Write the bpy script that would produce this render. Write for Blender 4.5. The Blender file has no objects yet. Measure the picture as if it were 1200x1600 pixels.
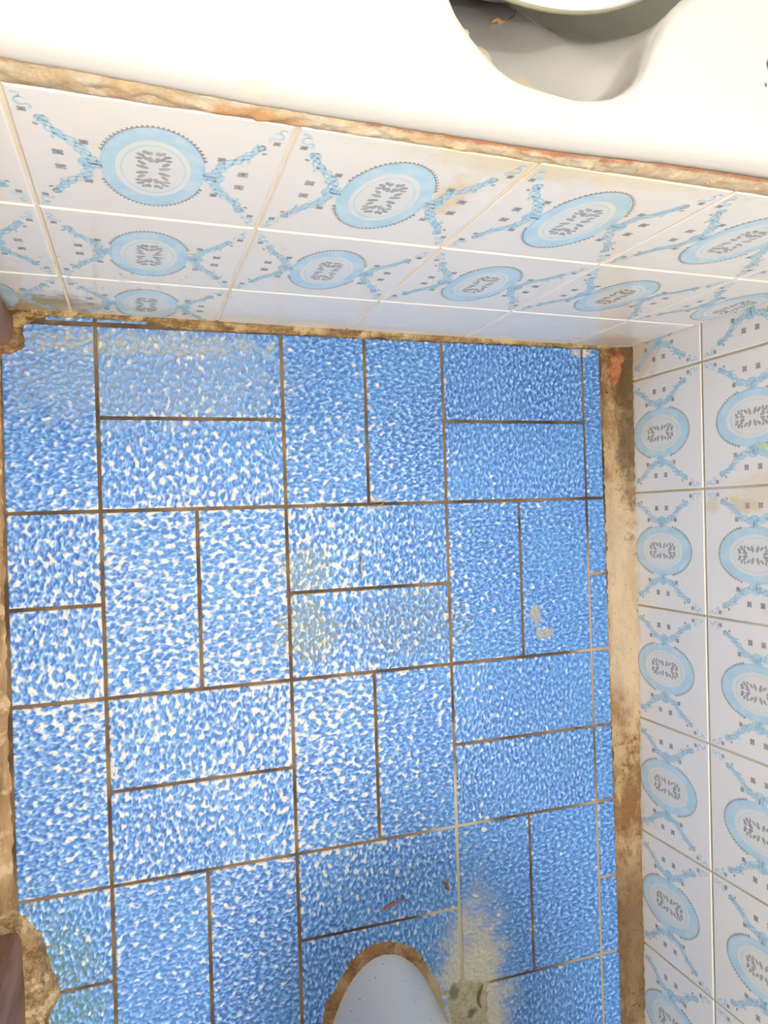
import bpy, math, random
import numpy as np
from mathutils import Matrix, Vector, noise
random.seed(7)
RNG = np.random.RandomState(11)
SC = bpy.context.scene
COL = SC.collection

# ------------------------------------------------------------------ camera
cd = bpy.data.cameras.new('camera')
cam = bpy.data.objects.new('camera', cd); COL.objects.link(cam)
cd.sensor_fit = 'HORIZONTAL'; cd.sensor_width = 36.0
cd.lens = 1171.02 / 1200 * 36.0
cd.clip_start = 0.01
Rm = Matrix(((0.9489376, 0.0290791, -0.3141207),
             (-0.0320424, 0.9994774, -0.0042735),
             (0.3138322, 0.0141205, 0.9493734)))
cam.matrix_world = Matrix.Translation((0.03584, -0.21381, 0.85298)) @ Rm.to_4x4()
SC.camera = cam

# ------------------------------------------------------------------ light
W = bpy.data.worlds.new('world'); SC.world = W; W.use_nodes = True
W.node_tree.nodes['Background'].inputs[0].default_value = (0.95, 0.97, 1.0, 1)
W.node_tree.nodes['Background'].inputs[1].default_value = 0.35
def lamp(name, kind, loc, power, color, size, rot=(0, 0, 0)):
    l = bpy.data.lights.new(name, kind); l.energy = power; l.color = color
    if kind == 'AREA': l.shape = 'DISK'; l.size = size
    else: l.shadow_soft_size = size
    o = bpy.data.objects.new(name, l); COL.objects.link(o); o.location = loc; o.rotation_euler = rot
    return o
lamp('ceiling_lamp_light', 'AREA', (0.12, -0.90, 2.05), 13.0, (1.0, 0.965, 0.92), 0.6)
lamp('tub_fill_light', 'AREA', (0.24, 0.50, 2.35), 5.0, (1.0, 0.98, 0.95), 0.3)  # added fill with no known fixture, brightens the tub interior
lamp('phone_torch_light', 'POINT', (0.005, -0.135, 0.865), 2.2, (1.0, 0.95, 0.88), 0.006)
vs = SC.view_settings
vs.view_transform = 'Standard'; vs.look = 'None'; vs.gamma = 1.0; vs.use_curve_mapping = False
vs.exposure = 0.95

# ------------------------------------------------------------------ tagging
def tag(o, label=None, cat=None, group=None, kind=None):
    if label: o['label'] = label
    if cat: o['category'] = cat
    if group: o['group'] = group
    if kind: o['kind'] = kind
    return o
def link_mesh(name, me, mats, parent=None):
    o = bpy.data.objects.new(name, me); COL.objects.link(o)
    for m in (mats if isinstance(mats, (list, tuple)) else [mats]): me.materials.append(m)
    if parent: o.parent = parent
    return o
def mesh_obj(name, V, F, mats, parent=None, mi=None, smooth=True):
    me = bpy.data.meshes.new(name); me.from_pydata([tuple(v) for v in V], [], F); me.update()
    o = link_mesh(name, me, mats, parent)
    if mi is not None: me.polygons.foreach_set('material_index', mi)
    me.polygons.foreach_set('use_smooth', [smooth] * len(me.polygons))
    return o
def empty(name, loc=(0, 0, 0)):
    o = bpy.data.objects.new(name, None); COL.objects.link(o); o.location = loc; o.empty_display_size = 0.05
    return o

# ------------------------------------------------------------------ materials
class NT:
    def __init__(s, name, rough=0.4, coat=0.0):
        s.m = bpy.data.materials.new(name); s.m.use_nodes = True
        s.t = s.m.node_tree; s.b = s.t.nodes['Principled BSDF']
        s.b.inputs['Roughness'].default_value = rough
        s.b.inputs['Coat Weight'].default_value = coat
        s.b.inputs['Coat Roughness'].default_value = 0.05
        s.co = s.t.nodes.new('ShaderNodeTexCoord').outputs['Object']
    def n(s, ty, **k):
        x = s.t.nodes.new(ty)
        for a, v in k.items(): setattr(x, a, v)
        return x
    def put(s, inp, v):
        if hasattr(v, 'links'): s.t.links.new(v, inp)
        else: inp.default_value = v
    def math(s, op, a, b=0.0, clamp=False):
        x = s.n('ShaderNodeMath', operation=op, use_clamp=clamp)
        s.put(x.inputs[0], a); s.put(x.inputs[1], b); return x.outputs[0]
    def noise(s, scale, detail=3, rough=0.55, vec=None, col=False, dist=0.0):
        x = s.n('ShaderNodeTexNoise'); s.put(x.inputs['Vector'], vec or s.co)
        x.inputs['Scale'].default_value = scale; x.inputs['Detail'].default_value = detail
        x.inputs['Roughness'].default_value = rough; x.inputs['Distortion'].default_value = dist
        return x.outputs['Color' if col else 'Fac']
    def ramp(s, v, lo, hi, a=0.0, b=1.0):
        x = s.n('ShaderNodeMapRange', interpolation_type='SMOOTHSTEP', clamp=True)
        s.put(x.inputs[0], v)
        for i, q in enumerate((lo, hi, a, b)): s.put(x.inputs[i + 1], q)
        return x.outputs[0]
    def mix(s, f, a, b):
        x = s.n('ShaderNodeMix', data_type='RGBA')
        s.put(x.inputs[0], f)
        for i, q in ((6, a), (7, b)):
            if isinstance(q, tuple): q = tuple(q[:3]) + (1,)
            s.put(x.inputs[i], q)
        return x.outputs[2]
    def blob(s, c, r, wob=0.5, nscale=40, soft=0.35):
        """0..1 patch around c (metres), ragged by noise; r = radius or 3 radii"""
        if not isinstance(r, (tuple, list)): r = (r, r, r)
        mp = s.n('ShaderNodeMapping'); s.put(mp.inputs[0], s.co)
        mp.inputs['Scale'].default_value = [1 / q for q in r]
        mp.inputs['Location'].default_value = [-a / q for a, q in zip(c, r)]
        ln = s.n('ShaderNodeVectorMath', operation='LENGTH'); s.put(ln.inputs[0], mp.outputs[0])
        d = s.math('ADD', ln.outputs['Value'], s.math('MULTIPLY', s.math('SUBTRACT', s.noise(nscale, 4, 0.65), 0.5), wob * 4))
        return s.ramp(d, 1 - soft, 1 + soft, 1.0, 0.0)
    def attr(s, name):
        x = s.n('ShaderNodeAttribute', attribute_name=name); return x.outputs['Fac']
    def bump(s, h, strength=0.3, dist=0.001):
        x = s.n('ShaderNodeBump'); x.inputs['Strength'].default_value = strength
        x.inputs['Distance'].default_value = dist; s.put(x.inputs['Height'], h)
        s.t.links.new(x.outputs[0], s.b.inputs['Normal']); return x
    def base(s, c):
        if isinstance(c, tuple): c = tuple(c[:3]) + (1,)
        s.put(s.b.inputs['Base Color'], c); return s.m

def S(r, g, b):   # sRGB 0..255 to linear
    f = lambda u: (u / 255 / 12.92) if u / 255 <= 0.04045 else ((u / 255 + 0.055) / 1.055) ** 2.4
    return (f(r), f(g), f(b))

# --- blue floor glaze
def mat_floor_tile():
    k = NT('blue_pebbled_glaze', 0.42)
    h = k.attr('height'); e = k.attr('edge'); tv = k.attr('tint')
    blue = k.mix(k.ramp(h, -1.6, 1.8), S(42, 92, 164), S(116, 166, 222))
    blue = k.mix(k.math('MULTIPLY', k.ramp(h, 0.5, 2.2), 0.75), blue, S(176, 210, 242))  # soft pale highlights painted onto the pebble crests
    blue = k.mix(k.math('MULTIPLY', tv, 0.3), blue, S(84, 142, 208))
    blue = k.mix(k.math('MULTIPLY', k.ramp(k.noise(9, 3), 0.4, 0.7), 0.3), blue, S(92, 154, 206))
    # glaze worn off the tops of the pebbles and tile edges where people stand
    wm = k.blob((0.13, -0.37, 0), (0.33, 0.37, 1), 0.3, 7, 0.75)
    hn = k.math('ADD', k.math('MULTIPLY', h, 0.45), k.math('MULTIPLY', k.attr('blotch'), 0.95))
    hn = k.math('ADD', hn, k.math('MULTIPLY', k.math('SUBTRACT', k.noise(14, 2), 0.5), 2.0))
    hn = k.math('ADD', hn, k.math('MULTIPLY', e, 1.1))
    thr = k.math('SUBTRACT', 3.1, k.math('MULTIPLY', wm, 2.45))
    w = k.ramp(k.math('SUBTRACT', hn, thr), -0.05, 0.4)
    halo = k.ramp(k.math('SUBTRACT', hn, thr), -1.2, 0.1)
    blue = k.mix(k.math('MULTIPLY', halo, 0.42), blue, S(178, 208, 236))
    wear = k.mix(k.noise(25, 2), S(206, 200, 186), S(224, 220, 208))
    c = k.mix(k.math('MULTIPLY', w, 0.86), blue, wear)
    # dirt in the hollows
    low = k.ramp(h, -0.4, -1.9)
    dirt = k.math('MULTIPLY', low, k.ramp(k.noise(7, 3), 0.42, 0.66))
    c = k.mix(k.math('MULTIPLY', dirt, 0.32), c, S(96, 100, 88))
    for p, r, col, f in [((0.222, -0.275, 0), 0.03, S(130, 140, 110), 0.6), ((0.22, -0.345, 0), 0.035, S(128, 132, 90), 0.75),
                      ((0.35, -0.345, 0), (0.07, 0.04, 1), S(110, 112, 100), 0.45), ((0.519, -0.348, 0), (0.008, 0.012, 1), S(176, 152, 100), 1.0), ((0.530, -0.372, 0), (0.013, 0.007, 1), S(176, 152, 100), 1.0),
                      ((0.31, -0.20, 0), (0.018, 0.006, 1), S(180, 165, 140), 0.8), ((0.05, -0.02, 0), (0.14, 0.012, 1), S(180, 170, 130), 0.6),
                      ((-0.07, -0.74, 0), (0.06, 0.12, 1), S(90, 120, 100), 0.8), ((0.05, -0.05, 0), (0.15, 0.06, 1), S(205, 200, 170), 0.28),
                      ((0.598, -0.008, 0), (0.012, 0.006, 1), S(225, 205, 170), 0.9)]:
        m = k.blob(p, r, 0.55, 60, 0.3)
        m = k.math('MULTIPLY', m, k.ramp(h, 1.2, -0.9))
        c = k.mix(k.math('MULTIPLY', m, f), c, col)
    # cement film smeared round the toilet foot
    m = k.blob((0.415, -0.815, 0), (0.045, 0.11, 1), 0.4, 30, 0.55)
    m2 = k.math('MULTIPLY', m, k.ramp(k.math('ADD', h, k.math('MULTIPLY', m, -2.6)), 0.3, -1.2))
    c = k.mix(k.math('MULTIPLY', m2, 0.9), c, S(196, 190, 162))
    k.bump(k.noise(420, 3, 0.6), 0.6, 0.0005)
    k.put(k.b.inputs['Roughness'], k.ramp(k.noise(40, 3), 0.3, 0.7, 0.33, 0.52))
    return k.base(c)
def mat_grout_floor():
    k = NT('floor_joint_grout', 0.85)
    c = k.mix(k.ramp(k.noise(14, 4), 0.35, 0.68), S(74, 56, 40), S(134, 110, 78))
    c = k.mix(k.blob((0.40, -0.68, 0), (0.05, 0.16, 1), 0.3, 15, 0.4), c, S(188, 178, 150))
    c = k.mix(k.blob((0.60, -0.38, 0), (0.03, 0.1, 1), 0.5, 15, 0.4), c, S(178, 150, 118))
    c = k.mix(k.blob((0.59, -0.78, 0), (0.05, 0.2, 1), 0.3, 15, 0.4), c, S(168, 150, 112))
    k.bump(k.noise(500, 4), 0.8, 0.001)
    return k.base(c)
def mat_wall_tile(name, warm, stains=()):
    k = NT(name, 0.1)
    c = k.mix(k.noise(3, 2), warm, tuple(q * 0.95 for q in warm))
    c = k.mix(k.math('MULTIPLY', k.ramp(k.noise(22, 5, 0.7), 0.62, 0.8), 0.35), c, S(214, 198, 150))
    for p, r, col, f in stains:
        c = k.mix(k.math('MULTIPLY', k.blob(p, r, 0.5, 70, 0.5), f), c, col)
    k.put(k.b.inputs['Roughness'], k.ramp(k.noise(18, 5, 0.7), 0.35, 0.75, 0.06, 0.24))
    k.bump(k.noise(30, 3), 0.12, 0.002)
    return k.base(c)
def mat_print(name, a, b, amount=60):
    k = NT(name, 0.1)
    c = k.mix(k.ramp(k.noise(amount, 3), 0.35, 0.65), a, b)
    k.bump(k.noise(30, 3), 0.12, 0.002)
    return k.base(c)
def mat_grout_wall(name, a, b):
    k = NT(name, 0.8)
    c = k.mix(k.ramp(k.noise(11, 5, 0.6), 0.35, 0.7), a, b)
    k.bump(k.noise(400, 3), 0.5, 0.0006)
    return k.base(c)
def mat_cement():
    k = NT('stained_cement_strip', 0.85)
    st = k.n('ShaderNodeMapping'); k.put(st.inputs[0], k.co); st.inputs['Scale'].default_value = (1.0, 0.35, 1)
    c = k.mix(k.ramp(k.noise(30, 9, 0.78, st.outputs[0]), 0.4, 0.6), S(150, 112, 68), S(214, 184, 138))
    c = k.mix(k.ramp(k.noise(60, 8, 0.78), 0.54, 0.66), c, S(122, 88, 52))
    c = k.mix(k.math('MULTIPLY', k.ramp(k.noise(7, 3), 0.45, 0.62), 0.55), c, S(165, 124, 74))
    c = k.mix(k.math('MULTIPLY', k.blob((0.65, -0.33, 0), (0.04, 0.15, 1), 0.35, 22, 0.4), 0.65), c, S(234, 214, 184))
    c = k.mix(k.math('MULTIPLY', k.blob((0.65, -0.80, 0), (0.04, 0.12, 1), 0.4, 22, 0.5), 0.75), c, S(120, 92, 62))
    c = k.mix(k.math('MULTIPLY', k.blob((0.662, -0.10, 0), (0.012, 0.11, 1), 0.9, 75, 0.5), 0.7), c, S(104, 88, 68))
    c = k.mix(k.math('MULTIPLY', k.blob((0.66, -0.03, 0), (0.02, 0.05, 1), 0.7, 60, 0.3), 0.7), c, S(110, 82, 44))
    c = k.mix(k.ramp(k.noise(210, 3), 0.69, 0.73), c, S(50, 38, 28))
    k.bump(k.noise(180, 9, 0.78), 1.0, 0.004)
    return k.base(c)
def mat_brown(name, a, b, c3, stretch=(1, 1, 0.12), rough=0.6, sc=40):
    k = NT(name, rough)
    mp = k.n('ShaderNodeMapping'); k.put(mp.inputs[0], k.co); mp.inputs['Scale'].default_value = stretch
    c = k.mix(k.ramp(k.noise(sc, 5, 0.65, mp.outputs[0]), 0.33, 0.66), a, b)
    c = k.mix(k.ramp(k.noise(sc * 0.7, 4, 0.6), 0.5, 0.66), c, c3)
    k.bump(k.noise(sc * 6, 5, 0.7, mp.outputs[0]), 0.8, 0.002)
    return k.base(c)
def mat_ceramic(name, col, rough=0.12, stains=(), speck=0.0):
    k = NT(name, rough)
    c = k.mix(k.noise(5, 3), col, tuple(q * 0.965 for q in col))
    for p, r, cc, f in stains:
        c = k.mix(k.math('MULTIPLY', k.blob(p, r, 0.5, 60, 0.6), f), c, cc)
    if speck:
        c = k.mix(k.ramp(k.noise(230, 1), speck, speck + 0.02), c, S(110, 100, 90))
    return k.base(c)
def mat_mortar(name, a, b, c3, extra=()):
    k = NT(name, 0.8)
    c = k.mix(k.ramp(k.noise(75, 8, 0.78), 0.38, 0.6), a, b)
    c = k.mix(k.ramp(k.noise(38, 7, 0.75), 0.5, 0.6), c, c3)
    c = k.mix(k.math('MULTIPLY', k.ramp(k.noise(130, 6, 0.75), 0.6, 0.7), 0.7), c, tuple(q * 0.45 for q in a))
    for p, r, cc, f in extra:
        c = k.mix(k.math('MULTIPLY', k.blob(p, r, 0.5, 80, 0.4), f), c, cc)
    k.bump(k.noise(220, 8, 0.75), 1.0, 0.003)
    return k.base(c)
def mat_flat(name, col, rough=0.5, var=0.15):
    k = NT(name, rough)
    return k.base(k.mix(k.noise(200, 3), col, tuple(q * (1 - var) for q in col)))

WARM = (0.87, 0.835, 0.775)
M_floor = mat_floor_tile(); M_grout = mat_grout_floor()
M_tileA = mat_wall_tile('panel_tile_glaze', WARM, [
    ((0.245, 0.002, 0.385), (0.012, 1, 0.03), S(232, 205, 150), 0.7), ((0.272, 0, 0.44), (0.05, 1, 0.02), S(226, 214, 176), 0.6),
    ((-0.05, 0.01, 0.03), (0.05, 1, 0.04), S(170, 150, 96), 0.8), ((0.30, 0, 0.445), (0.12, 1, 0.014), S(232, 216, 170), 0.5),
    ((0.62, 0.002, 0.03), (0.05, 1, 0.03), S(190, 172, 130), 0.5)])
M_tileR = mat_wall_tile('wall_tile_glaze', (0.87, 0.85, 0.81), [
    ((0.668, -0.214, 0.195), (1, 0.008, 0.02), S(222, 186, 120), 0.5), ((0.668, -0.214, 0.15), (1, 0.008, 0.012), S(226, 206, 160), 0.5),
    ((0.671, -0.01, 0.035), (1, 0.03, 0.03), S(210, 182, 130), 0.5), ((0.669, -0.151, 0.225), (1, 0.006, 0.016), S(170, 214, 130), 0.7),
    ((0.668, -0.20, 0.24), (1, 0.02, 0.05), S(226, 206, 160), 0.5), ((0.67, -0.4, 0.0), (1, 0.5, 0.012), S(205, 196, 160), 0.6)])
M_pb = mat_print('pale_blue_print', S(186, 218, 232), S(204, 226, 234))
M_sb = mat_print('scroll_blue_print', S(172, 214, 234), S(198, 226, 238), 180)
M_pp = mat_print('inner_oval_print', S(226, 230, 224), S(230, 230, 224))
M_gr = mat_print('grey_sprig_print', S(166, 166, 168), S(186, 182, 178), 120)
M_growl = mat_grout_wall('cream_joint_grout', S(236, 216, 186), S(236, 230, 216))
M_growr = mat_grout_wall('buff_joint_grout', S(186, 168, 136), S(212, 202, 180))
M_cement = mat_cement()
M_enamel = mat_ceramic('cream_tub_enamel', (0.61, 0.587, 0.54), 0.16, [
    ((0.10, 0.02, 0.49), (0.012, 0.012, 1), S(250, 226, 170), 0.7), ((0.07, 0.04, 0.49), (0.03, 0.02, 1), S(240, 232, 200), 0.6),
    ((0.285, 0.06, 0.43), (0.008, 0.02, 0.03), S(236, 214, 160), 0.6), ((0.42, 0.061, 0.485), (0.0012, 0.003, 1), S(90, 60, 60), 1),
    ((0.4175, 0.0475, 0.485), (0.0009, 0.0014, 1), S(90, 70, 60), 1)])
M_bowl = mat_ceramic('white_bowl_enamel', (0.82, 0.81, 0.81), 0.15)
M_toilet = mat_ceramic('bluish_white_toilet_glaze', (0.60, 0.635, 0.66), 0.2, speck=0.745)
M_jamb = mat_brown('brown_streaked_jamb_paint', S(120, 84, 66), S(158, 118, 88), S(150, 108, 96))
M_mound = mat_mortar('mottled_mortar', S(126, 96, 58), S(182, 152, 108), S(214, 190, 150))
M_mound2 = mat_mortar('wet_brown_mortar', S(122, 86, 50), S(176, 134, 88), S(214, 176, 112))
M_collar = mat_mortar('toilet_collar_mortar', S(128, 92, 56), S(164, 128, 86), S(178, 152, 110), [((0.372, -0.78, 0), (0.02, 0.07, 1), S(196, 176, 136), 0.85)])
M_beadlow = mat_mortar('lower_bead_mortar', S(132, 104, 58), S(196, 160, 108), S(216, 190, 140))
M_beadtop = mat_mortar('rust_stained_bead', S(232, 196, 150), S(240, 222, 186), S(240, 228, 202), [
    ((0.24, 0.0, 0.4635), (0.09, 1, 0.0035), S(196, 116, 70), 0.85), ((0.37, 0.0, 0.4690), (0.10, 1, 0.0036), S(192, 120, 80), 0.8), ((0.07, 0.0, 0.4705), (0.14, 1, 0.003), S(214, 160, 112), 0.7), ((0.10, 0.0, 0.453), (0.03, 1, 0.007), S(226, 168, 112), 0.85)])
M_threshold = mat_brown('worn_threshold', S(130, 100, 66), S(182, 150, 110), S(206, 180, 140), (1, 0.2, 1), 0.8, 60)
M_paint = mat_flat('wall_paint', (0.86, 0.85, 0.82), 0.6, 0.04)
M_door = mat_flat('door_paint', (0.45, 0.32, 0.22), 0.4, 0.1)

# ------------------------------------------------------------------ blue pebbled floor
def field(n, ax, ay, seed):
    r = np.random.RandomState(seed); a = r.randn(n, n)
    fx = np.fft.fftfreq(n)[None, :] / RES; fy = np.fft.fftfreq(n)[:, None] / RES
    q = np.sqrt((fx * ax) ** 2 + (fy * ay) ** 2)
    filt = np.exp(-((q - 0.9) / 0.5) ** 2) + 0.5 * np.exp(-((q - 1.9) / 0.8) ** 2)
    o = np.real(np.fft.ifft2(np.fft.fft2(a) * filt)); o /= o.std()
    return o
RES = 0.00125
FH = field(640, 0.0100, 0.0062, 3)      # stretched along x: the pebbles of the upright tiles
r_ = np.random.RandomState(21); fy_ = np.fft.fftfreq(640)[:, None] / RES; fx_ = np.fft.fftfreq(640)[None, :] / RES
FB = np.real(np.fft.ifft2(np.fft.fft2(r_.randn(640, 640)) * np.exp(-((np.sqrt((fx_ * .0115) ** 2 + (fy_ * .0095) ** 2) - 0.85) / 0.55) ** 2))); FB /= FB.std()
B_ = []
AMP = 0.00052
tiles = []     # x0,x1,y0,y1,upright
M_ = 0.2; G = 0.0012
def add_tile(x0, x1, y0, y1, up): tiles.append((x0 + G, x1 - G, y0 + G, y1 - G, up))
XL = -0.093
for j in range(0, 6):
    yt = -M_ * j; yb = yt - M_; ym = yt - M_ / 2
    if j == 0: yt = -0.0005
    if j % 2 == 0: add_tile(XL, 0.0, yb, yt, True)
    else: add_tile(XL, 0.0, ym, yt, False); add_tile(XL, 0.0, yb, ym, False)
    for i in range(3):
        x0 = M_ * i; x1 = x0 + M_
        if (i + j) % 2 == 0:
            add_tile(x0, x1, ym, yt, False); add_tile(x0, x1, yb, ym, False)
        else:
            add_tile(x0, x0 + 0.1, yb, yt, True); add_tile(x0 + 0.1, x1, yb, yt, True)
    if j == 0: add_tile(0.6, 0.628, yb, yt, True)
    else: add_tile(0.6, 0.628, ym, yt, True); add_tile(0.6, 0.628, yb, ym, True)
add_tile(-0.05, 0.0, 0.0005, 0.009, True); add_tile(0.0, 0.055, 0.0005, 0.008, False)
allV, allF, H_, E_, T_ = [], [], [], [], []
off = 0
for (x0, x1, y0, y1, up) in tiles:
    nx = max(3, int(round((x1 - x0) / RES)) + 1); ny = max(3, int(round((y1 - y0) / RES)) + 1)
    xs = np.linspace(x0, x1, nx); ys = np.linspace(y0, y1, ny)
    X, Y = np.meshgrid(xs, ys)
    if up:
        a, b = RNG.randint(0, 640 - ny), RNG.randint(0, 640 - nx); h = FH[a:a + ny, b:b + nx]; fb = FB[a:a + ny, b:b + nx]
    else:
        a, b = RNG.randint(0, 640 - nx), RNG.randint(0, 640 - ny); h = FH[a:a + nx, b:b + ny].T; fb = FB[a:a + nx, b:b + ny].T
    d = np.minimum(np.minimum(X - x0, x1 - X), np.minimum(Y - y0, y1 - Y))
    roll = np.clip(d / 0.0022, 0, 1); roll = np.sqrt(roll * (2 - roll))
    tilt = RNG.randn() * 0.00012 * (X - x0) / 0.1 + RNG.randn() * 0.00012 * (Y - y0) / 0.1
    flat = np.tanh(h * 0.8) / 0.8 * 0.9 + 0.15 * h
    Z = AMP * (flat + 0.35 * fb) * np.clip(d / 0.003, 0.15, 1) - 0.0022 * (1 - roll) + tilt
    Z[d < 1e-9] = -0.0045
    allV.append(np.stack([X, Y, Z], -1).reshape(-1, 3))
    H_.append(h.reshape(-1)); B_.append(fb.reshape(-1)); E_.append(np.exp(-(d / 0.0035) ** 2).reshape(-1)); T_.append(np.full(nx * ny, RNG.rand()))
    k = np.arange(nx * ny).reshape(ny, nx) + off
    allF.append(np.stack([k[:-1, :-1], k[:-1, 1:], k[1:, 1:], k[1:, :-1]], -1).reshape(-1, 4))
    off += nx * ny
ntile = sum(len(f) for f in allF)
gv = np.array([(-0.12, -1.2, -0.0021), (0.70, -1.2, -0.0021), (0.70, 0.03, -0.0021), (-0.12, 0.03, -0.0021),
               (-0.12, -1.2, -0.06), (0.70, -1.2, -0.06), (0.70, 0.03, -0.06), (-0.12, 0.03, -0.06)])
allV.append(gv)
allF.append(np.array([(0, 1, 2, 3), (7, 6, 5, 4), (0, 4, 5, 1), (1, 5, 6, 2), (2, 6, 7, 3), (3, 7, 4, 0)]) + off)
for L in (H_, E_, T_, B_): L.append(np.zeros(8))
V = np.concatenate(allV); Fc = np.concatenate(allF)
me = bpy.data.meshes.new('floor')
me.vertices.add(len(V)); me.vertices.foreach_set('co', V.astype(np.float32).ravel())
me.loops.add(Fc.size); me.loops.foreach_set('vertex_index', Fc.astype(np.int32).ravel())
me.polygons.add(len(Fc)); me.polygons.foreach_set('loop_start', np.arange(0, Fc.size, 4, dtype=np.int32))
mi = np.zeros(len(Fc), np.int32); mi[ntile:] = 1
me.polygons.foreach_set('material_index', mi)
me.polygons.foreach_set('use_smooth', (mi == 0))
me.update(calc_edges=True)
for nm, L in (('height', H_), ('edge', E_), ('tint', T_), ('blotch', B_)):
    at = me.attributes.new(nm, 'FLOAT', 'POINT'); at.data.foreach_set('value', np.concatenate(L).astype(np.float32))
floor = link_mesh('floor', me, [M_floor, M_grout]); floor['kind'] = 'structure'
floor['label'] = 'floor of pebbled blue tiles laid in pairs, brown joints'

# ------------------------------------------------------------------ decorated wall tiles
def ell(a, b, t, c=(0.5, 0.5)): return (c[0] + a * math.cos(t), c[1] + b * math.sin(t))
def ribbon(pts, wid):
    out = []; L = []
    for i, p in enumerate(pts):
        q0 = pts[max(0, i - 1)]; q1 = pts[min(len(pts) - 1, i + 1)]
        d = (q1[0] - q0[0], q1[1] - q0[1]); n = math.hypot(*d) or 1
        w = wid(i / (len(pts) - 1)) if callable(wid) else wid
        L.append(((p[0] - d[1] / n * w, p[1] + d[0] / n * w), (p[0] + d[1] / n * w, p[1] - d[0] / n * w)))
    for a, b in zip(L, L[1:]): out.append([a[0], a[1], b[1], b[0]])
    return out
def spline(cp, n=6):
    P = [cp[0]] + list(cp) + [cp[-1]]; out = []
    for i in range(1, len(P) - 2):
        for k in range(n):
            t = k / n
            out.append(tuple(0.5 * ((2 * P[i][a]) + (-P[i - 1][a] + P[i + 1][a]) * t + (2 * P[i - 1][a] - 5 * P[i][a] + 4 * P[i + 1][a] - P[i + 2][a]) * t * t
                             + (-P[i - 1][a] + 3 * P[i][a] - 3 * P[i + 1][a] + P[i + 2][a]) * t ** 3) for a in (0, 1)))
    out.append(cp[-1]); return out
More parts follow.
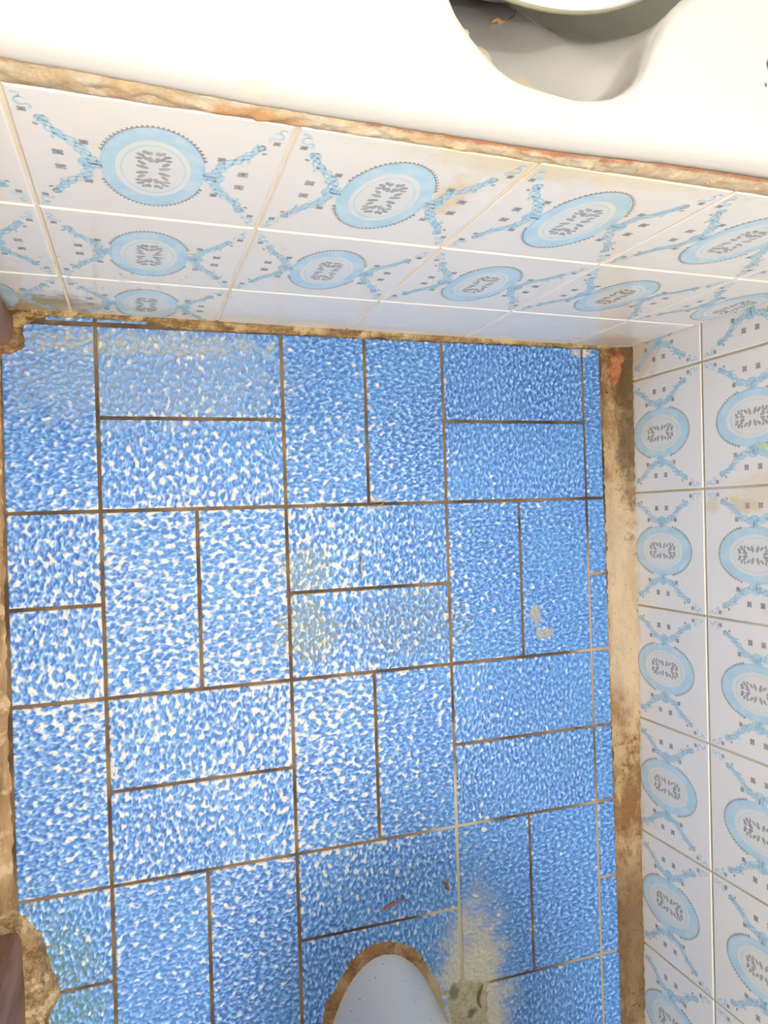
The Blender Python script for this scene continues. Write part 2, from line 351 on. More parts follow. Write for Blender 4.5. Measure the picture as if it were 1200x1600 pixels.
def decor():
    """(layer, slot, polygon) in unit tile space: medallion necks run along u"""
    D = []
    A, B = 0.208, 0.345; N = 56
    def ring(r0, r1, slot, lay):
        for i in range(N):
            t0, t1 = 2 * math.pi * i / N, 2 * math.pi * (i + 1) / N
            D.append((lay, slot, [ell(A * r1, B * r1, t0), ell(A * r1, B * r1, t1), ell(A * r0, B * r0, t1), ell(A * r0, B * r0, t0)]))
    ring(0.72, 1.0, 2, 2); ring(0.69, 0.72, 4, 2); ring(0.62, 0.69, 4, 2); ring(0.595, 0.62, 2, 2)
    D.append((2, 4, [ell(A * .595, B * .595, 2 * math.pi * i / N) for i in range(N)]))
    ring(0.955, 0.985, 3, 3)
    nt = 72
    for i in range(nt):          # scalloped grey fringe, open at the two necks
        t = 2 * math.pi * (i + .5) / nt
        if abs(math.cos(t)) > 0.93: continue
        w = math.pi / nt * 0.62
        p0, p1 = ell(A * 1.0, B * 1.0, t - w), ell(A * 1.0, B * 1.0, t + w)
        q0, q1 = ell(A * 1.0 + .016, B * 1.0 + .016, t - w * .7), ell(A + .016, B + .016, t + w * .7)
        D.append((2, 5, [p0, p1, q1, q0]))
        w2 = math.pi / nt
        D.append((2, 5, [ell(A * 1.0, B * 1.0, t - w2), ell(A, B, t + w2), ell(A + .005, B + .005, t + w2), ell(A + .005, B + .005, t - w2)]))
    def leaf(cx, cy, ang, l, w, slot=5, lay=4):
        pts = []
        for i in range(8):
            t = 2 * math.pi * i / 8; x, y = l * math.cos(t), w * math.sin(t) * (1.15 - 0.2 * math.cos(t))
            pts.append((cx + x * math.cos(ang) - y * math.sin(ang), cy + x * math.sin(ang) + y * math.cos(ang)))
        D.append((lay, slot, pts))
    for su in (-1, 1):
        for sv in (-1, 1):
            f = lambda u, v: (0.5 + su * u, 0.5 + sv * v)
            def lf(u, v, ang, l, w, slot=5, lay=4):
                c = f(u, v); a = math.atan2(sv * math.sin(ang), su * math.cos(ang)); leaf(c[0], c[1], a, l, w, slot, lay)
            # four centre leaves and two flower clusters above and below
            lf(0.044, 0.025, 0.35, 0.028, 0.012)
            lf(0.048, 0.062, 0.9, 0.024, 0.010)
            lf(0.013, 0.095, 1.4, 0.025, 0.010); lf(0.034, 0.105, 1.1, 0.022, 0.009)
            lf(0.052, 0.128, 0.5, 0.018, 0.011); lf(0.016, 0.145, 1.8, 0.017, 0.011); lf(0.058, 0.098, 0.1, 0.016, 0.009)
            lf(0.034, 0.152, 1.2, 0.015, 0.010)
            # scroll arm from the neck towards the corner
            cp = [(0.205, 0.0), (0.240, 0.03), (0.262, 0.085), (0.285, 0.135), (0.325, 0.185), (0.362, 0.235), (0.385, 0.285), (0.392, 0.325)]
            path = spline([f(*p) for p in cp], 5)
            D.extend((1, 2, q) for q in ribbon(path, lambda t: 0.0125 * (1 - 0.5 * t) + 0.004 * math.sin(t * 22)))
            n = len(path)
            for ph, am in ((0, 0.026), (2.2, 0.031), (4.1, 0.022)):
                wp = []
                for i, p in enumerate(path):
                    q0 = path[max(0, i - 1)]; q1 = path[min(n - 1, i + 1)]; d = (q1[0] - q0[0], q1[1] - q0[1]); L = math.hypot(*d)
                    o = am * math.sin(i / n * 17 + ph) * (1 - 0.4 * i / n); wp.append((p[0] - d[1] / L * o, p[1] + d[0] / L * o))
                D.extend((3, 3, q) for q in ribbon(wp, 0.0050))
            for (cu, cv, r, a0, a1) in ((0.395, 0.305, 0.017, -2.6, 2.0), (0.352, 0.185, 0.016, -1.0, 2.8), (0.268, 0.125, 0.016, 1.0, 5.0),
                                        (0.445, 0.405, 0.020, -2.0, 2.4), (0.458, 0.440, 0.013, 0.5, 4.6), (0.425, 0.375, 0.011, 0.5, 4.8)):
                arc = [f(cu + r * math.cos(a0 + (a1 - a0) * i / 9), cv + r * 1.2 * math.sin(a0 + (a1 - a0) * i / 9)) for i in range(10)]
                D.extend((3, 3, q) for q in ribbon(arc, lambda t: 0.006 * (1 - 0.5 * t)))
            # grey sprigs
            def flower(u, v, s):
                for a in (0, 1, 2, 3):
                    lf(u + s * .8 * math.cos(a * 1.571 + .785), v + s * .8 * math.sin(a * 1.571 + .785), .785 + a * 1.571, s * .85, s * .62)
            flower(0.358, 0.062, 0.017); flower(0.258, 0.168, 0.0135); flower(0.448, 0.352, 0.012); lf(0.415, 0.262, 0.6, 0.012, 0.008)
    for su in (-1, 1):        # the neck: a loop and a spiral over the ribbon
        c = (0.5 + su * 0.262, 0.5)
        arc = [(c[0] + 0.022 * math.cos(2 * math.pi * i / 14), c[1] + 0.034 * math.sin(2 * math.pi * i / 14)) for i in range(15)]
        D.extend((3, 3, q) for q in ribbon(arc, 0.0048))
        D.append((1, 2, [(c[0] + 0.030 * math.cos(2 * math.pi * i / 12), c[1] + 0.045 * math.sin(2 * math.pi * i / 12)) for i in range(12)]))
        arc = [(c[0] + 0.010 * math.cos(i * .5), c[1] + 0.016 * math.sin(i * .5)) for i in range(10)]
        D.extend((3, 3, q) for q in ribbon(arc, 0.0035))
    return D
DEC = decor()
def clip(poly, u0, u1, v0, v1):
    for ax, lim, sg in ((0, u0, 1), (0, u1, -1), (1, v0, 1), (1, v1, -1)):
        out = []
        for i in range(len(poly)):
            p, q = poly[i - 1], poly[i]
            ip, iq = (p[ax] - lim) * sg >= 0, (q[ax] - lim) * sg >= 0
            if ip != iq:
                t = (lim - p[ax]) / (q[ax] - p[ax]); out.append((p[0] + (q[0] - p[0]) * t, p[1] + (q[1] - p[1]) * t))
            if iq: out.append(q)
        poly = out
        if len(poly) < 3: return None
    return poly
def tiled(name, P, ulines, vlines, mats, decorated, thick=0.006, gap=0.0013, parent=None, full=0.15, vfull=None, grout_back=0.0012, back=0.05):
    """P(u,v,d) -> world point, d measured out of the wall. ulines/vlines: list of (lo, hi, cell_lo): the cut tile and where its full tile starts"""
    V, F, MI = [], [], []
    def quad(pts, m):
        b = len(V); V.extend(pts); F.append(list(range(b, b + len(pts)))); MI.append(m)
    for iu, (a0, a1, ac) in enumerate(ulines):
        for iv, (b0, b1, bc) in enumerate(vlines):
            u0, u1, v0, v1 = a0 + gap, a1 - gap, b0 + gap, b1 - gap
            wob = [(random.uniform(-.0004, .0004)) for _ in range(4)]
            e = 0.0012; cs = [(u0, v0), (u1, v0), (u1, v1), (u0, v1)]; ci = [(u0 + e, v0 + e), (u1 - e, v0 + e), (u1 - e, v1 - e), (u0 + e, v1 - e)]
            top = [P(c[0], c[1], 0.0) for c in ci]; mid = [P(c[0], c[1], -0.0007) for c in cs]; bot = [P(c[0], c[1], -thick) for c in cs]
            quad(top, 0)
            for k in range(4):
                k2 = (k + 1) % 4
                quad([mid[k], mid[k2], top[k2], top[k]], 0); quad([bot[k], bot[k2], mid[k2], mid[k]], 0)
            if decorated(iu, iv):
                fv = vfull or full
                for lay, slot, poly in DEC:
                    q = clip([(ac + p[0] * full, bc + p[1] * fv) for p in poly], u0 + e, u1 - e, v0 + e, v1 - e)
                    if q: quad([P(p[0], p[1], 0.00006 * lay + 0.00003) for p in q], slot)
    U0, U1 = ulines[0][0], ulines[-1][1]; V0, V1 = vlines[0][0], vlines[-1][1]
    g = grout_back
    a = [P(U0, V0, -g), P(U1, V0, -g), P(U1, V1, -g), P(U0, V1, -g)]; b = [P(U0, V0, -back), P(U1, V0, -back), P(U1, V1, -back), P(U0, V1, -back)]
    quad(a, 1); quad(b[::-1], 1)
    for k in range(4): quad([a[k], b[k], b[(k + 1) % 4], a[(k + 1) % 4]], 1)
    o = mesh_obj(name, V, F, mats, parent, MI, smooth=False)
    return o

# bath panel (tiled end wall under the tub)
YA, SA, LA = 0.0101, -0.0147, -0.0133
def PA(u, v, d): return (u, YA + SA * u + LA * v - d, v)
x0, wa = -0.0227, 0.1503
ul = [(-0.098, x0, x0 - wa)] + [(x0 + i * wa, x0 + (i + 1) * wa, x0 + i * wa) for i in range(4)] + [(x0 + 4 * wa, 0.671, x0 + 4 * wa)]
vl = [(0.0, 0.1298, 0.1298 - 0.155), (0.1298, 0.2915, 0.1298), (0.2915, 0.4485, 0.2915)]
panel = empty('tiled_bath_panel', (0.285, 0.01, 0))
tag(panel, 'tiled end panel of cream tiles with blue medallions under the bathtub', 'bath panel')
def rel(o, parent):
    o.parent = parent; o.matrix_parent_inverse = Matrix.Translation(-Vector(parent.location)); return o
pt = rel(tiled('tile_face', PA, ul, vl, [M_tileA, M_growl, M_pb, M_sb, M_pp, M_gr], lambda i, j: j > 0 or i <= 1, vfull=0.157, back=0.012), panel)

# right wall
XR, SR = 0.6716, 0.0167
def PR(u, v, d):
    y = -u; return (XR + SR * y - d, y, v)
us = [-(0.1034 - i * 0.1491) for i in range(-10, 9)]
ulr = [(us[i], us[i + 1], us[i]) for i in range(len(us) - 1)]
vlr = [(0.0, 0.137, 0.137 - 0.15)] + [(0.137 + i * 0.15, 0.287 + i * 0.15, 0.137 + i * 0.15) for i in range(9)]
vlr.append((1.487, 1.487 + 0.1, 1.487))
wr = tiled('wall_right', PR, ulr, vlr, [M_tileR, M_growr, M_pb, M_sb, M_pp, M_gr], lambda i, j: j < 6)
tag(wr, 'wall of white tiles with blue oval medallions', kind='structure')

def boxes(name, bs, mat, kind='structure', parent=None):
    V, F = [], []
    for (a, b, c, d, e, f) in bs:
        n = len(V); V += [(x, y, z) for x in (a, b) for y in (c, d) for z in (e, f)]
        F += [[n + i for i in q] for q in ((0, 1, 3, 2), (4, 6, 7, 5), (0, 4, 5, 1), (2, 3, 7, 6), (0, 2, 6, 4), (1, 5, 7, 3))]
    o = mesh_obj(name, V, F, mat, parent, smooth=False)
    if kind: o['kind'] = kind
    return o
XO = 0.70
boxes('wall_right_upper', [(0.672, XO + .05, -1.2, 1.62, 1.587, 2.4)], M_paint).name = 'wall_right_upper'
boxes('wall_back', [(-0.12, XO + .05, -1.26, -1.2, -0.05, 2.4)], M_paint)
boxes('wall_far', [(-0.12, XO + .05, 1.62, 1.68, 0, 2.4)], M_paint)
boxes('wall_left', [(-0.20, -0.098, 0.012, 1.62, -0.05, 2.4), (-0.20, -0.098, -1.2, -0.73, -0.05, 2.4), (-0.20, -0.098, -0.73, 0.012, 2.05, 2.4)], M_paint)
boxes('ceiling', [(-0.20, XO + .05, -1.26, 1.68, 2.4, 2.45)], M_paint)

# door in the left wall
door = empty('door_1', (-0.15, -0.33, 0)); door['kind'] = 'structure'
def nz(x, y, z, s, a): return a * noise.noise(Vector((x * s, y * s, z * s)))
def jamb(y0, y1, x1):
    V, F = [], []; nyl = 10; nzl = 60
    prof = [(-0.19, y0), (x1 - .012, y0), (x1 - .004, y0 + .002), (x1, y0 + .008), (x1 + .001, (y0 + y1) / 2), (x1, y1 - .008), (x1 - .004, y1 - .002), (x1 - .012, y1), (-0.19, y1)]
    for k in range(nzl + 1):
        z = 2.05 * (k / nzl) ** 2.2
        for (px, py) in prof: V.append((px + nz(px, py, z, 25, .0025), py + nz(px + 3, py, z, 25, .0025), z - 0.002))
    n = len(prof)
    for k in range(nzl):
        for i in range(n):
            j = (i + 1) % n; F.append([k * n + i, k * n + j, (k + 1) * n + j, (k + 1) * n + i])
    F.append(list(range(n))[::-1]); F.append([nzl * n + i for i in range(n)])
    return rel(mesh_obj('jamb', V, F, M_jamb), door)
jamb(-0.030, 0.008, -0.078); jamb(-0.73, -0.624, -0.086)
rel(boxes('door_leaf', [(-0.185, -0.155, -0.622, -0.032, 0.02, 2.04)], M_door, None), door)

# ---- generic lumpy strip between two edge polylines
def strip(name, A, B, n, m, zf, mat, parent=None, jag=0.0, seed=0, relp=None):
    """A,B: functions t->(x,y,z) of two edges; zf(t,s)->(extra offset vector)"""
    V, F = [], []
    for i in range(n + 1):
        t = i / n; a = Vector(A(t)); b = Vector(B(t)); d = (b - a)
        ja = jag * (noise.noise(Vector((t * n * .09, seed, 0))) + .6 * noise.noise(Vector((t * n * .31, seed, 5))))
        jb = jag * (noise.noise(Vector((t * n * .09, seed, 9))) + .6 * noise.noise(Vector((t * n * .31, seed, 14))))
        dn = d.normalized(); a2 = a + dn * ja; b2 = b + dn * jb
        for k in range(m + 1):
            s = k / m; V.append(tuple(a2.lerp(b2, s) + Vector(zf(t, s))))
    for i in range(n):
        for k in range(m):
            q = i * (m + 1) + k; F.append([q, q + 1, q + m + 2, q + m + 1])
    o = mesh_obj(name, V, F, mat)
    if relp: rel(o, relp)
    return o
def dome(h, lump, sc):
    def f(t, s):
        e = math.sin(math.pi * s) ** 0.6 if 0 < s < 1 else 0
        return (0, 0, -0.0035 * (1 - min(1, e * 3)) + h * e + lump * noise.noise(Vector((t * sc, s * 2.3, 3.1))) * e + .5 * lump * noise.noise(Vector((t * sc * 3, s * 6, 1.1))) * e)
    return f
# cement strip along the foot of the right wall
def zc(t, s):
    y = -1.2 * t
    return (0, 0, -0.004 * (1 - min(1, s * 8)) + 0.002 + 0.010 * s * s + 0.0022 * noise.noise(Vector((y * 30, s * 1.3, 0))) + .0016 * noise.noise(Vector((y * 110, s * 5, 4))))
trim = strip('trim_1', lambda t: (0.630 - 0.006 * t, 0.012 - 1.21 * t, 0), lambda t: (0.677 + SR * (-1.2 * t) , 0.012 - 1.21 * t, 0), 620, 20, zc, M_cement, jag=0.0035, seed=2)
tag(trim, 'rough tan cement strip with dark mould between blue floor and tiled wall', kind='structure')
# threshold strip in the doorway
thr = strip('threshold', lambda t: (-0.20, 0.0 - 0.74 * t, 0.0), lambda t: (-0.0905 - 0.003 * math.sin(t * 3), 0.0 - 0.74 * t, 0.0), 300, 14,
            lambda t, s: (0, 0, 0.004 - .007 * max(0, (s - .9) * 10) + .0015 * noise.noise(Vector((t * 40, s * 9, 2)))), M_threshold, jag=0.003, seed=5, relp=door)
# mortar bead where the panel meets the floor
strip('mortar_bead', lambda t: (-0.098 + 0.77 * t, 0.013 + SA * (-0.098 + .77 * t), 0.004),
      lambda t: (-0.098 + 0.77 * t, -0.0005 + 0.006 * math.exp(-((t - .13) / .09) ** 4) - 0.002 * t, 0.0), 420, 8, dome(0.0022, 0.0022, 90), M_beadlow, jag=0.0032, seed=8, relp=panel)
# bedding mortar between tiles and tub rim, rust stained
def zt(t, s):
    e = math.sin(math.pi * s) if 0 < s < 1 else 0
    return (0, -0.0022 * e - .0022 * noise.noise(Vector((t * 70, s * 3, 0))) * e - .001 * noise.noise(Vector((t * 260, s * 8, 0))) * e + .001, 0)
strip('bedding_mortar', lambda t: (-0.098 + .768 * t, YA + SA * (-0.098 + .768 * t) + LA * .448, 0.4465),
      lambda t: (-0.098 + .768 * t, YA + SA * (-0.098 + .768 * t) + LA * .47 - .0005, 0.4690 - 0.0072 * math.exp(-((-0.098 + .768 * t - 0.19) / 0.15) ** 4)), 500, 10, zt, M_beadtop, jag=0.0012, seed=11, relp=panel)
# lumpy mortar heaps at the two jambs
def mound(name, outline, h, mat, parent, seed, fall=0.35):
    cx = sum(p[0] for p in outline) / len(outline); cy = sum(p[1] for p in outline) / len(outline)
    n = 72; m = 16; pts = []
    L = len(outline)
    cp = spline(list(outline) + [outline[0]], 12); tot = len(cp) - 1
    V, F = [], []
    for i in range(n):
        p = cp[int(i / n * tot)]
        for k in range(m + 1):
            s = 1 - k / m
            x = cx + (p[0] - cx) * s; y = cy + (p[1] - cy) * s
            j = .0022 * s * noise.noise(Vector((math.cos(i / n * 6.283) * 5, math.sin(i / n * 6.283) * 5, seed))) 
            z = -0.004 + (h + .004) * (1 - s ** 3) ** 0.8 + 0.12 * h * noise.noise(Vector((x * 120, y * 120, seed))) * (1 - s ** 6) + .25 * h * noise.noise(Vector((x * 45, y * 45, seed))) * (1 - s ** 6)
            V.append((x + j, y + j, z))
    for i in range(n):
        for k in range(m):
            a = i * (m + 1) + k; b = ((i + 1) % n) * (m + 1) + k; F.append([a, b, b + 1, a + 1])
    return rel(mesh_obj(name, V, F, mat), parent)
mound('mortar_mound', [(-0.13, 0.02), (-0.045, 0.010), (-0.060, 0.001), (-0.068, -0.008), (-0.069, -0.030), (-0.090, -0.038), (-0.13, -0.04)], 0.012, M_mound2, door, 3.0)
mound('mortar_mound', [(-0.13, -0.60), (-0.094, -0.606), (-0.083, -0.612), (-0.069, -0.635), (-0.060, -0.665), (-0.052, -0.700), (-0.062, -0.722), (-0.068, -0.745), (-0.10, -0.76), (-0.13, -0.75)], 0.016, M_mound, door, 7.0)
# orange rust lump in the corner
lump = mound('rusty_lump', [(0.635, -0.028), (0.640, -0.012), (0.650, -0.004), (0.662, -0.008), (0.660, -0.018), (0.652, -0.024), (0.655, -0.036), (0.648, -0.052), (0.637, -0.044)], 0.009,
             mat_mortar('orange_rust', S(168, 92, 52), S(196, 124, 76), S(204, 166, 104)), floor, 5.0)
lump.parent = None; lump.matrix_parent_inverse = Matrix.Identity(4); lump.location = (0, 0, 0.004)
tag(lump, 'orange rusty lump on the cement strip in the corner below the bathtub panel', 'lump')

# ------------------------------------------------------------------ bathtub
tub = empty('bathtub', (0.285, 0.75, 0.0))
tag(tub, 'cream enamel bathtub with wide rim standing on the tiled panel', 'bathtub')
N = 160
def resample(cp, n, closed=True):
    q = spline(list(cp) + [cp[0]], 16); d = [0]
    for a, b in zip(q, q[1:]): d.append(d[-1] + math.dist(a, b))
    out = []; j = 0
    for i in range(n):
        L = d[-1] * i / n
        while d[j + 1] < L: j += 1
        t = (L - d[j]) / max(1e-9, d[j + 1] - d[j]); out.append((q[j][0] + (q[j + 1][0] - q[j][0]) * t, q[j][1] + (q[j + 1][1] - q[j][1]) * t))
    return out
LIP = [(0.280, 0.0198), (0.305, 0.0245), (0.326, 0.0400), (0.340, 0.066), (0.358, 0.092), (0.393, 0.113), (0.475, 0.138), (0.555, 0.20), (0.60, 0.33), (0.615, 0.6), (0.60, 1.2), (0.52, 1.45), (0.29, 1.52),
       (0.05, 1.45), (-0.03, 1.2), (-0.045, 0.6), (-0.01, 0.36), (0.09, 0.24), (0.17, 0.145), (0.203, 0.070), (0.2105, 0.054), (0.225, 0.037), (0.243, 0.025)]
dense = resample(LIP, 1200)
cen = (0.285, 0.40)
# uneven parameter: more points near the nose
idx = []
for i in range(N):
    t = i / N; t2 = t + 0.115 * math.sin(2 * math.pi * t) * -1
    idx.append(int(t2 * 1200) % 1200)
lip = [dense[i] for i in idx]
BOT = resample([(0.30, 0.40), (0.38, 0.41), (0.45, 0.46), (0.47, 0.6), (0.46, 1.2), (0.40, 1.33), (0.28, 1.36), (0.17, 1.33), (0.11, 1.2), (0.10, 0.6), (0.12, 0.46), (0.20, 0.41)], 1200)
bot = [BOT[i] for i in idx]
# outer outline: project lip direction onto rounded rectangle
ox0, ox1, oy0, oy1 = -0.096, 0.667, 0.0046, 1.60
def outer(p, c=(0.285, 0.30), ins=0.0):
    x0_, x1_, y0_, y1_ = ox0 + ins, ox1 - ins, oy0 + ins, oy1 - ins
    dx, dy = p[0] - c[0], p[1] - c[1]; ts = []
    if dx > 1e-9: ts.append((x1_ - c[0]) / dx)
    if dx < -1e-9: ts.append((x0_ - c[0]) / dx)
    if dy > 1e-9: ts.append((y1_ - c[1]) / dy)
    if dy < -1e-9: ts.append((y0_ - c[1]) / dy)
    t = min(ts); return (c[0] + dx * t, c[1] + dy * t)
rings = []
def sag(x): return -0.0072 * math.exp(-((x - 0.19) / 0.15) ** 4) - 0.0008
def slant(x): return SA * x * 0.9   # the rim follows the panel, which is not quite square to the floor
for (ins, z) in ((0.010, 0.456), (0.003, 0.462), (0.0, 0.4675), (0.0008, 0.474), (0.0026, 0.480), (0.0055, 0.4845), (0.0092, 0.487)):
    rings.append([(o[0], o[1] + slant(o[0]) * (1 if o[1] < .3 else 0), z + (sag(o[0]) if o[1] < .3 else 0)) for o in (outer(p, ins=ins) for p in lip)])
o13 = [outer(p, ins=0.0092) for p in lip]
for f, z in ((0.25, 0.4868), (0.5, 0.4864), (0.8, 0.4858), (0.93, 0.4848), (1.0, 0.4815)):
    rings.append([(a[0] + (b[0] - a[0]) * f, a[1] + slant(a[0]) * (1 - f) * (1 if a[1] < .3 else 0) + (b[1] - a[1]) * f, z) for a, b in zip(o13, lip)])
def sp(a, s):      # the sides fall more steeply than the sloping foot end
    w = min(1, max(0, (a[1] - 0.035) / 0.14)); w = w * w * (3 - 2 * w); return s ** (1 + 1.3 * w)
for s, z in ((0.004, 0.477), (0.007, 0.470), (0.012, 0.458), (0.035, 0.446), (0.10, 0.425), (0.2, 0.392), (0.32, 0.352), (0.45, 0.308), (0.58, 0.262), (0.7, 0.220), (0.82, 0.180), (0.92, 0.148), (1.0, 0.135)):
    rings.append([(a[0] + (b[0] - a[0]) * sp(a, s), a[1] + (b[1] - a[1]) * sp(a, s), z) for a, b in zip(lip, bot)])
bc = (0.285, 0.88)
for s in (0.3, 0.7, 1.0):
    rings.append([(b[0] + (bc[0] - b[0]) * s, b[1] + (bc[1] - b[1]) * s, 0.132) for b in bot])
V = [v for r in rings for v in r]; F = []
for k in range(len(rings) - 1):
    for i in range(N):
        j = (i + 1) % N; F.append([k * N + i, k * N + j, (k + 1) * N + j, (k + 1) * N + i])
tubm = rel(mesh_obj('tub_shell', V, F, M_enamel), tub)
so = tubm.modifiers.new('solid', 'SOLIDIFY'); so.thickness = 0.003; so.offset = -1
# blob of old sealant hanging on the lip
sm = []
for q in range(2):
    V, F = [], []
    cx, cy, cz, rx, ry, rz_ = ((0.2285, 0.0405, 0.474, 0.0075, 0.0042, 0.004), (0.2165, 0.051, 0.476, 0.003, 0.003, 0.003))[q]
    for a in range(9):
        for b in range(16):
            ph = math.pi * a / 8; th = 2 * math.pi * b / 16
            x, y = rx * math.sin(ph) * math.cos(th), ry * math.sin(ph) * math.sin(th)
            ang = -0.85; V.append((cx + x * math.cos(ang) - y * math.sin(ang) + nz(x, y, a, 300, .0006), cy + x * math.sin(ang) + y * math.cos(ang), cz + rz_ * math.cos(ph)))
    for a in range(8):
        for b in range(16): F.append([a * 16 + b, a * 16 + (b + 1) % 16, (a + 1) * 16 + (b + 1) % 16, (a + 1) * 16 + b])
    rel(mesh_obj('sealant_blob', V, F, mat_flat('olive_sealant_%d' % q, S(176, 168, 140), 0.3, 0.3)), tub)

# water standing in the tub
k = NT('tub_water', 0.02); k.b.inputs['Transmission Weight'].default_value = 1.0; k.b.inputs['IOR'].default_value = 1.33
M_water = k.base((0.93, 0.95, 0.88))
wz = 0.308
sw = 0.45
wl = [(a[0] + (b[0] - a[0]) * sp(a, sw), a[1] + (b[1] - a[1]) * sp(a, sw), wz) for a, b in zip(lip, bot)]
water = mesh_obj('bath_water', wl + [(0.285, 0.88, wz)], [[i, (i + 1) % N, N] for i in range(N)], M_water)
tag(water, 'shallow still water lying in the bathtub', 'water', kind='stuff')

# white wash bowl standing in the tub
def lathe(name, prof, c, mat, n=96, parent=None):
    V, F = [], []
    for r, z in prof:
        for i in range(n): V.append((c[0] + r * math.cos(2 * math.pi * i / n), c[1] + r * math.sin(2 * math.pi * i / n), c[2] + z))
    for k in range(len(prof) - 1):
        for i in range(n):
            j = (i + 1) % n; F.append([k * n + i, k * n + j, (k + 1) * n + j, (k + 1) * n + i])
    F.append([i for i in range(n)][::-1]); F.append([(len(prof) - 1) * n + i for i in range(n)])
    return mesh_obj(name, V, F, mat, parent)
bowl = empty('wash_bowl', (0.352, 0.60, 0.137))
BC = (0.352, 0.378, 0.0)
bowl.location = (0.302, 0.2895, 0.290)
tag(bowl, 'round white wash bowl floating in the bathtub', 'wash bowl')
bprof = [(0.0001, 0.0), (0.062, 0.0), (0.074, 0.002), (0.085, 0.012), (0.110, 0.045), (0.138, 0.090), (0.152, 0.118), (0.157, 0.1205), (0.165, 0.1215), (0.1685, 0.1245), (0.169, 0.1275), (0.168, 0.130),
         (0.162, 0.1325), (0.155, 0.131), (0.149, 0.125), (0.134, 0.090), (0.105, 0.045), (0.080, 0.014), (0.066, 0.006), (0.0001, 0.004)]
b1 = lathe('bowl_body', [p for p in bprof], (0, 0, 0), M_bowl, parent=bowl)
V, F = [], []
for i in range(96):
    for q in range(8):
        a = 2 * math.pi * i / 96; b = 2 * math.pi * q / 8; r = 0.1690 + 0.0016 * math.cos(b)
        V.append((r * math.cos(a), r * math.sin(a), 0.1262 + 0.0018 * math.sin(b)))
for i in range(96):
    for q in range(8): F.append([i * 8 + q, ((i + 1) % 96) * 8 + q, ((i + 1) % 96) * 8 + (q + 1) % 8, i * 8 + (q + 1) % 8])
tag(mesh_obj('rolled_rim', V, F, mat_flat('olive_rim_shade', S(150, 145, 120), 0.35), bowl), 'bowl edge with its olive grey shadow painted on')  # shadow line under the rim put into the edge colour

# ------------------------------------------------------------------ toilet
toilet = empty('toilet', (0.30, -0.95, 0))
tag(toilet, 'bluish white ceramic toilet foot set in brown mortar on the blue floor', 'toilet')
def ushape(a, b, yn, yb, cx, n=72):
    """plan outline: elliptical nose at yn (towards the tub), straight sides, back at yb"""
    pts = []
    for i in range(n):
        t = i / n
        if t < 0.6:
            th = math.pi * (t / 0.6); pts.append((cx + a * math.cos(th), yn - b + b * math.sin(th)))
        else:
            q = (t - 0.6) / 0.4
            per = [(cx - a, yn - b), (cx - a, yb + .02), (cx - a + .02, yb), (cx + a - .02, yb), (cx + a, yb + .02), (cx + a, yn - b)]
            Ls = [math.dist(p, r) for p, r in zip(per, per[1:])]; L = q * sum(Ls)
            for p, r, l in zip(per, per[1:], Ls):
                if L <= l: pts.append((p[0] + (r[0] - p[0]) * L / l, p[1] + (r[1] - p[1]) * L / l)); break
                L -= l
            else: pts.append(per[-1])
    return pts
secs = [(0.0, 0.080, 0.165, -0.733, -1.10, .298), (0.006, 0.080, 0.165, -0.733, -1.10, .298), (0.012, 0.0785, 0.163, -0.7345, -1.10, .298), (0.06, 0.075, 0.15, -0.740, -1.10, .298), (0.14, 0.070, 0.13, -0.748, -1.09, .298),
        (0.20, 0.080, 0.13, -0.740, -1.09, .298), (0.27, 0.12, 0.17, -0.70, -1.10, .298), (0.34, 0.165, 0.22, -0.655, -1.12, .298), (0.385, 0.178, 0.24, -0.640, -1.13, .298), (0.40, 0.178, 0.24, -0.640, -1.13, .298),
        (0.402, 0.170, 0.23, -0.648, -1.12, .298), (0.400, 0.130, 0.18, -0.69, -1.02, .298), (0.36, 0.115, 0.16, -0.71, -0.99, .298), (0.28, 0.08, 0.11, -0.76, -0.95, .298), (0.24, 0.04, 0.06, -0.80, -0.90, .298)]
V, F = [], []; n = 72
for (z, a, b, yn, yb, cx) in secs:
    V += [(p[0], p[1], z) for p in ushape(a, b, yn, yb, cx)]
for k2 in range(len(secs) - 1):
    for i in range(n):
        j = (i + 1) % n; F.append([k2 * n + i, k2 * n + j, (k2 + 1) * n + j, (k2 + 1) * n + i])
F.append([(len(secs) - 1) * n + i for i in range(n)])
rel(mesh_obj('pedestal_bowl', V, F, M_toilet), toilet)
# mortar collar round the foot
inn = ushape(0.0785, 0.163, -0.7345, -1.10, .298, 360); V, F = [], []; m = 9; cnt = 216
for i in range(cnt):
    p = inn[i]; th = math.pi * i / cnt
    wdt = 0.012 + 0.004 * math.sin(th) - 0.0055 * math.exp(-((th - 0.35) / 0.45) ** 2)
    wdt += 0.0030 * noise.noise(Vector((i * .07, 0, 0))) + .0012 * noise.noise(Vector((i * .19, 3, 0)))
    nx, ny = math.cos(th) / 0.08, math.sin(th) / 0.165; L = math.hypot(nx, ny); nx /= L; ny /= L
    for k2 in range(m):
        s = k2 / (m - 1)
        o = -0.003 + (wdt + 0.003) * s
        z = -0.003 + 0.0085 * math.cos(s * 1.45) ** .7 + .0016 * noise.noise(Vector((i * .2, s * 3, 2))) + .001 * noise.noise(Vector((i * .7, s * 8, 2)))
        V.append((p[0] + nx * o, p[1] + ny * o, z))
for i in range(cnt - 1):
    for k2 in range(m - 1):
        a = i * m + k2; F.append([a, a + 1, a + m + 1, a + m])
rel(mesh_obj('mortar_collar', V, F, M_collar), toilet)
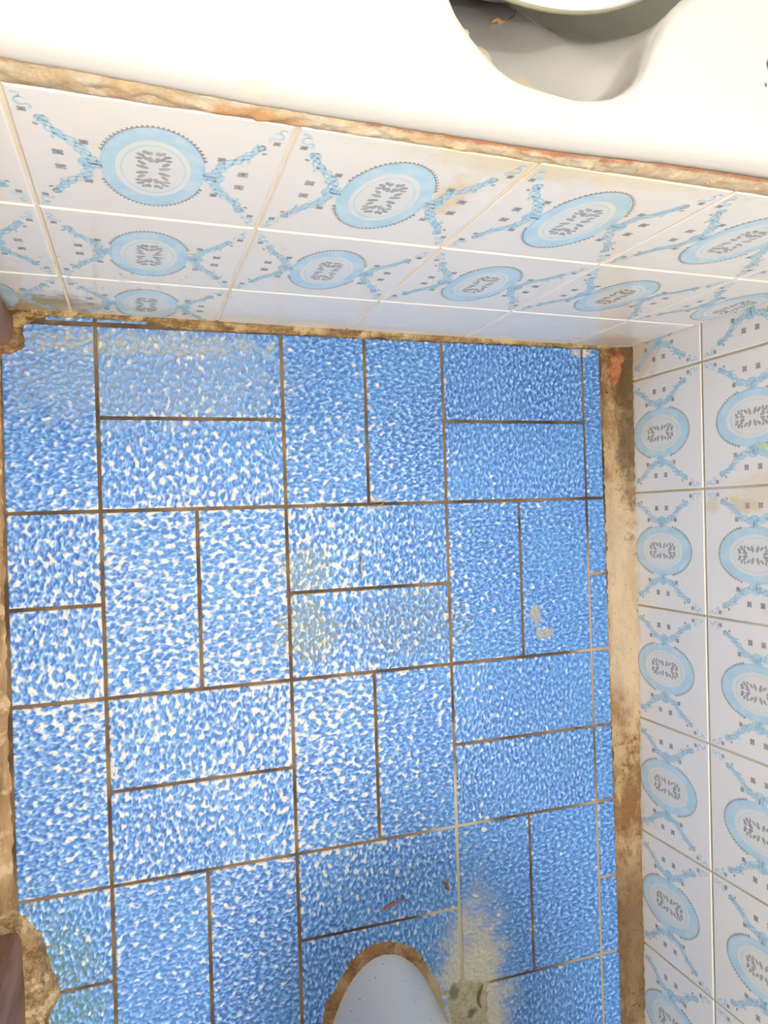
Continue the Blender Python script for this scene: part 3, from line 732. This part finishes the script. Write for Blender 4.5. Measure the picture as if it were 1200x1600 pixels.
# spilled cement patch beside the foot
patch = mound('cement_patch', [(0.378, -0.775), (0.395, -0.772), (0.412, -0.778), (0.428, -0.789), (0.441, -0.800), (0.439, -0.83), (0.444, -0.88), (0.43, -0.95), (0.39, -0.95), (0.380, -0.86), (0.372, -0.80)], 0.0024,
              mat_mortar('pale_cement', S(170, 158, 128), S(204, 196, 168), S(190, 182, 150), [((0.388, -0.80, 0), (0.006, 0.008, 1), S(120, 118, 100), .8), ((0.41, -0.83, 0), (0.006, 0.006, 1), S(110, 105, 84), .8)]), floor, 9.0)
floor_children = [patch]

# ------------------------------------------------------------------ small loose bits
def sliver(name, pts, wid, z, mat, label, cat, th=0.0012, lift=None):
    P = spline(pts, 8); n = len(P); V, F = [], []
    for i, p in enumerate(P):
        q0 = P[max(0, i - 1)]; q1 = P[min(n - 1, i + 1)]; dx, dy = q1[0] - q0[0], q1[1] - q0[1]; L = math.hypot(dx, dy); t = i / (n - 1)
        w = wid * (math.sin(math.pi * min(.97, max(.03, t))) ** .6) * (1 + .4 * noise.noise(Vector((t * 7, 1, 0))))
        zz = (z(p) if callable(z) else z)
        for k2 in range(6):
            a = 2 * math.pi * k2 / 6; V.append((p[0] - dy / L * w * math.cos(a), p[1] + dx / L * w * math.cos(a), zz + th * (1 + math.sin(a)) + .0006 * math.sin(t * 9)))
    for i in range(n - 1):
        for k2 in range(6): F.append([i * 6 + k2, i * 6 + (k2 + 1) % 6, (i + 1) * 6 + (k2 + 1) % 6, (i + 1) * 6 + k2])
    F.append(list(range(6))[::-1]); F.append([(n - 1) * 6 + i for i in range(6)])
    return tag(mesh_obj(name, V, F, mat), label, cat)
M_or = mat_flat('orange_bark', S(178, 96, 56), 0.7, 0.3); M_ye = mat_flat('straw', S(186, 168, 110), 0.7, 0.3); M_gn = mat_flat('dry_leaf', S(112, 116, 56), 0.7, 0.3)
M_pk = mat_flat('peach_peel', S(222, 164, 112), 0.6, 0.3); M_hair = mat_flat('brown_hair', S(110, 90, 66), 0.5); M_bn = mat_flat('brown_scrap', S(150, 92, 54), 0.7, 0.3)
sliver('bark_sliver', [(0.2985, -0.6825), (0.305, -0.680), (0.315, -0.677), (0.3285, -0.6735)], 0.0018, 0.0008, M_or, 'orange brown bark sliver lying on the blue tile just in front of the toilet foot', 'sliver')
sliver('brown_scrap', [(0.379, -0.664), (0.383, -0.6685), (0.3855, -0.674)], 0.0024, 0.0006, M_bn, 'small brown scrap on the blue tile beside the pale joint, right of the orange sliver', 'scrap')
sliver('straw_piece', [(0.2865, -0.256), (0.2880, -0.263), (0.2868, -0.272), (0.2872, -0.282), (0.2862, -0.290)], 0.0010, 0.0006, M_ye, 'thin straw coloured stalk on a blue tile in the middle of the floor', 'stalk')
sliver('dry_flake', [(0.303, -0.2015), (0.309, -0.2025), (0.3155, -0.2010), (0.3165, -0.198)], 0.0016, -0.0008, mat_flat('tan_flake', S(150, 130, 96), 0.7, 0.3), 'tan flake caught in the joint above the tile with the straw stalk', 'flake')
sliver('leaf_shred', [(0.4255, -0.797), (0.4215, -0.806), (0.4195, -0.817), (0.4225, -0.825)], 0.0019, 0.0028, M_gn, 'olive green leaf shred on the pale cement patch right of the toilet foot', 'leaf shred')
def zslope(p):   # height of the sloping tub end under the scrap
    return 0.325
peel = sliver('peel_scrap', [(0.3065, 0.1622), (0.3115, 0.1650), (0.317, 0.1635), (0.3215, 0.1630)], 0.0022, 0.336, M_pk, 'peach coloured peel scrap with a hair stuck to the inside of the bathtub end', 'peel scrap')
V = []
h_ = sliver('hair', [(0.3205, 0.1635), (0.3225, 0.1690), (0.3265, 0.1720), (0.3275, 0.1765)], 0.00035, 0.336, M_hair, None, None, th=0.0004); h_.parent = peel

# water droplets splashed on the panel beside the door and on the tiles below it
k = NT('clear_water', 0.02); k.b.inputs['Transmission Weight'].default_value = 1.0; k.b.inputs['IOR'].default_value = 1.33
M_drop = k.base((1, 1, 1))
V, F = [], []
def drop(c, ax, up, r):
    ax = Vector(ax); up = Vector(up); b = up.cross(ax); n0 = len(V); c = Vector(c)
    for q in range(4):
        ph = (math.pi / 2) * q / 4
        for i in range(8):
            t = 2 * math.pi * i / 8; V.append(tuple(c + (ax * math.cos(t) + b * math.sin(t)) * r * math.cos(ph) + up * (r * .55 * math.sin(ph) - .0001)))
    V.append(tuple(c + up * r * .55))
    for q in range(3):
        for i in range(8): F.append([n0 + q * 8 + i, n0 + q * 8 + (i + 1) % 8, n0 + (q + 1) * 8 + (i + 1) % 8, n0 + (q + 1) * 8 + i])
    for i in range(8): F.append([n0 + 24 + i, n0 + 24 + (i + 1) % 8, n0 + 32])
for q in range(170):
    u = random.gauss(0.045, 0.045); v = abs(random.gauss(0.09, 0.08)) + 0.01
    if -0.09 < u < 0.2 and v < 0.3: drop(PA(u, v, 0.0), (1, 0, 0), (0, -1, 0), random.uniform(.0007, .0019))
tag(mesh_obj('water_droplets', V, F, M_drop), 'scattered clear water droplets on the lower left tiles of the bath panel', 'water droplets', kind='stuff')
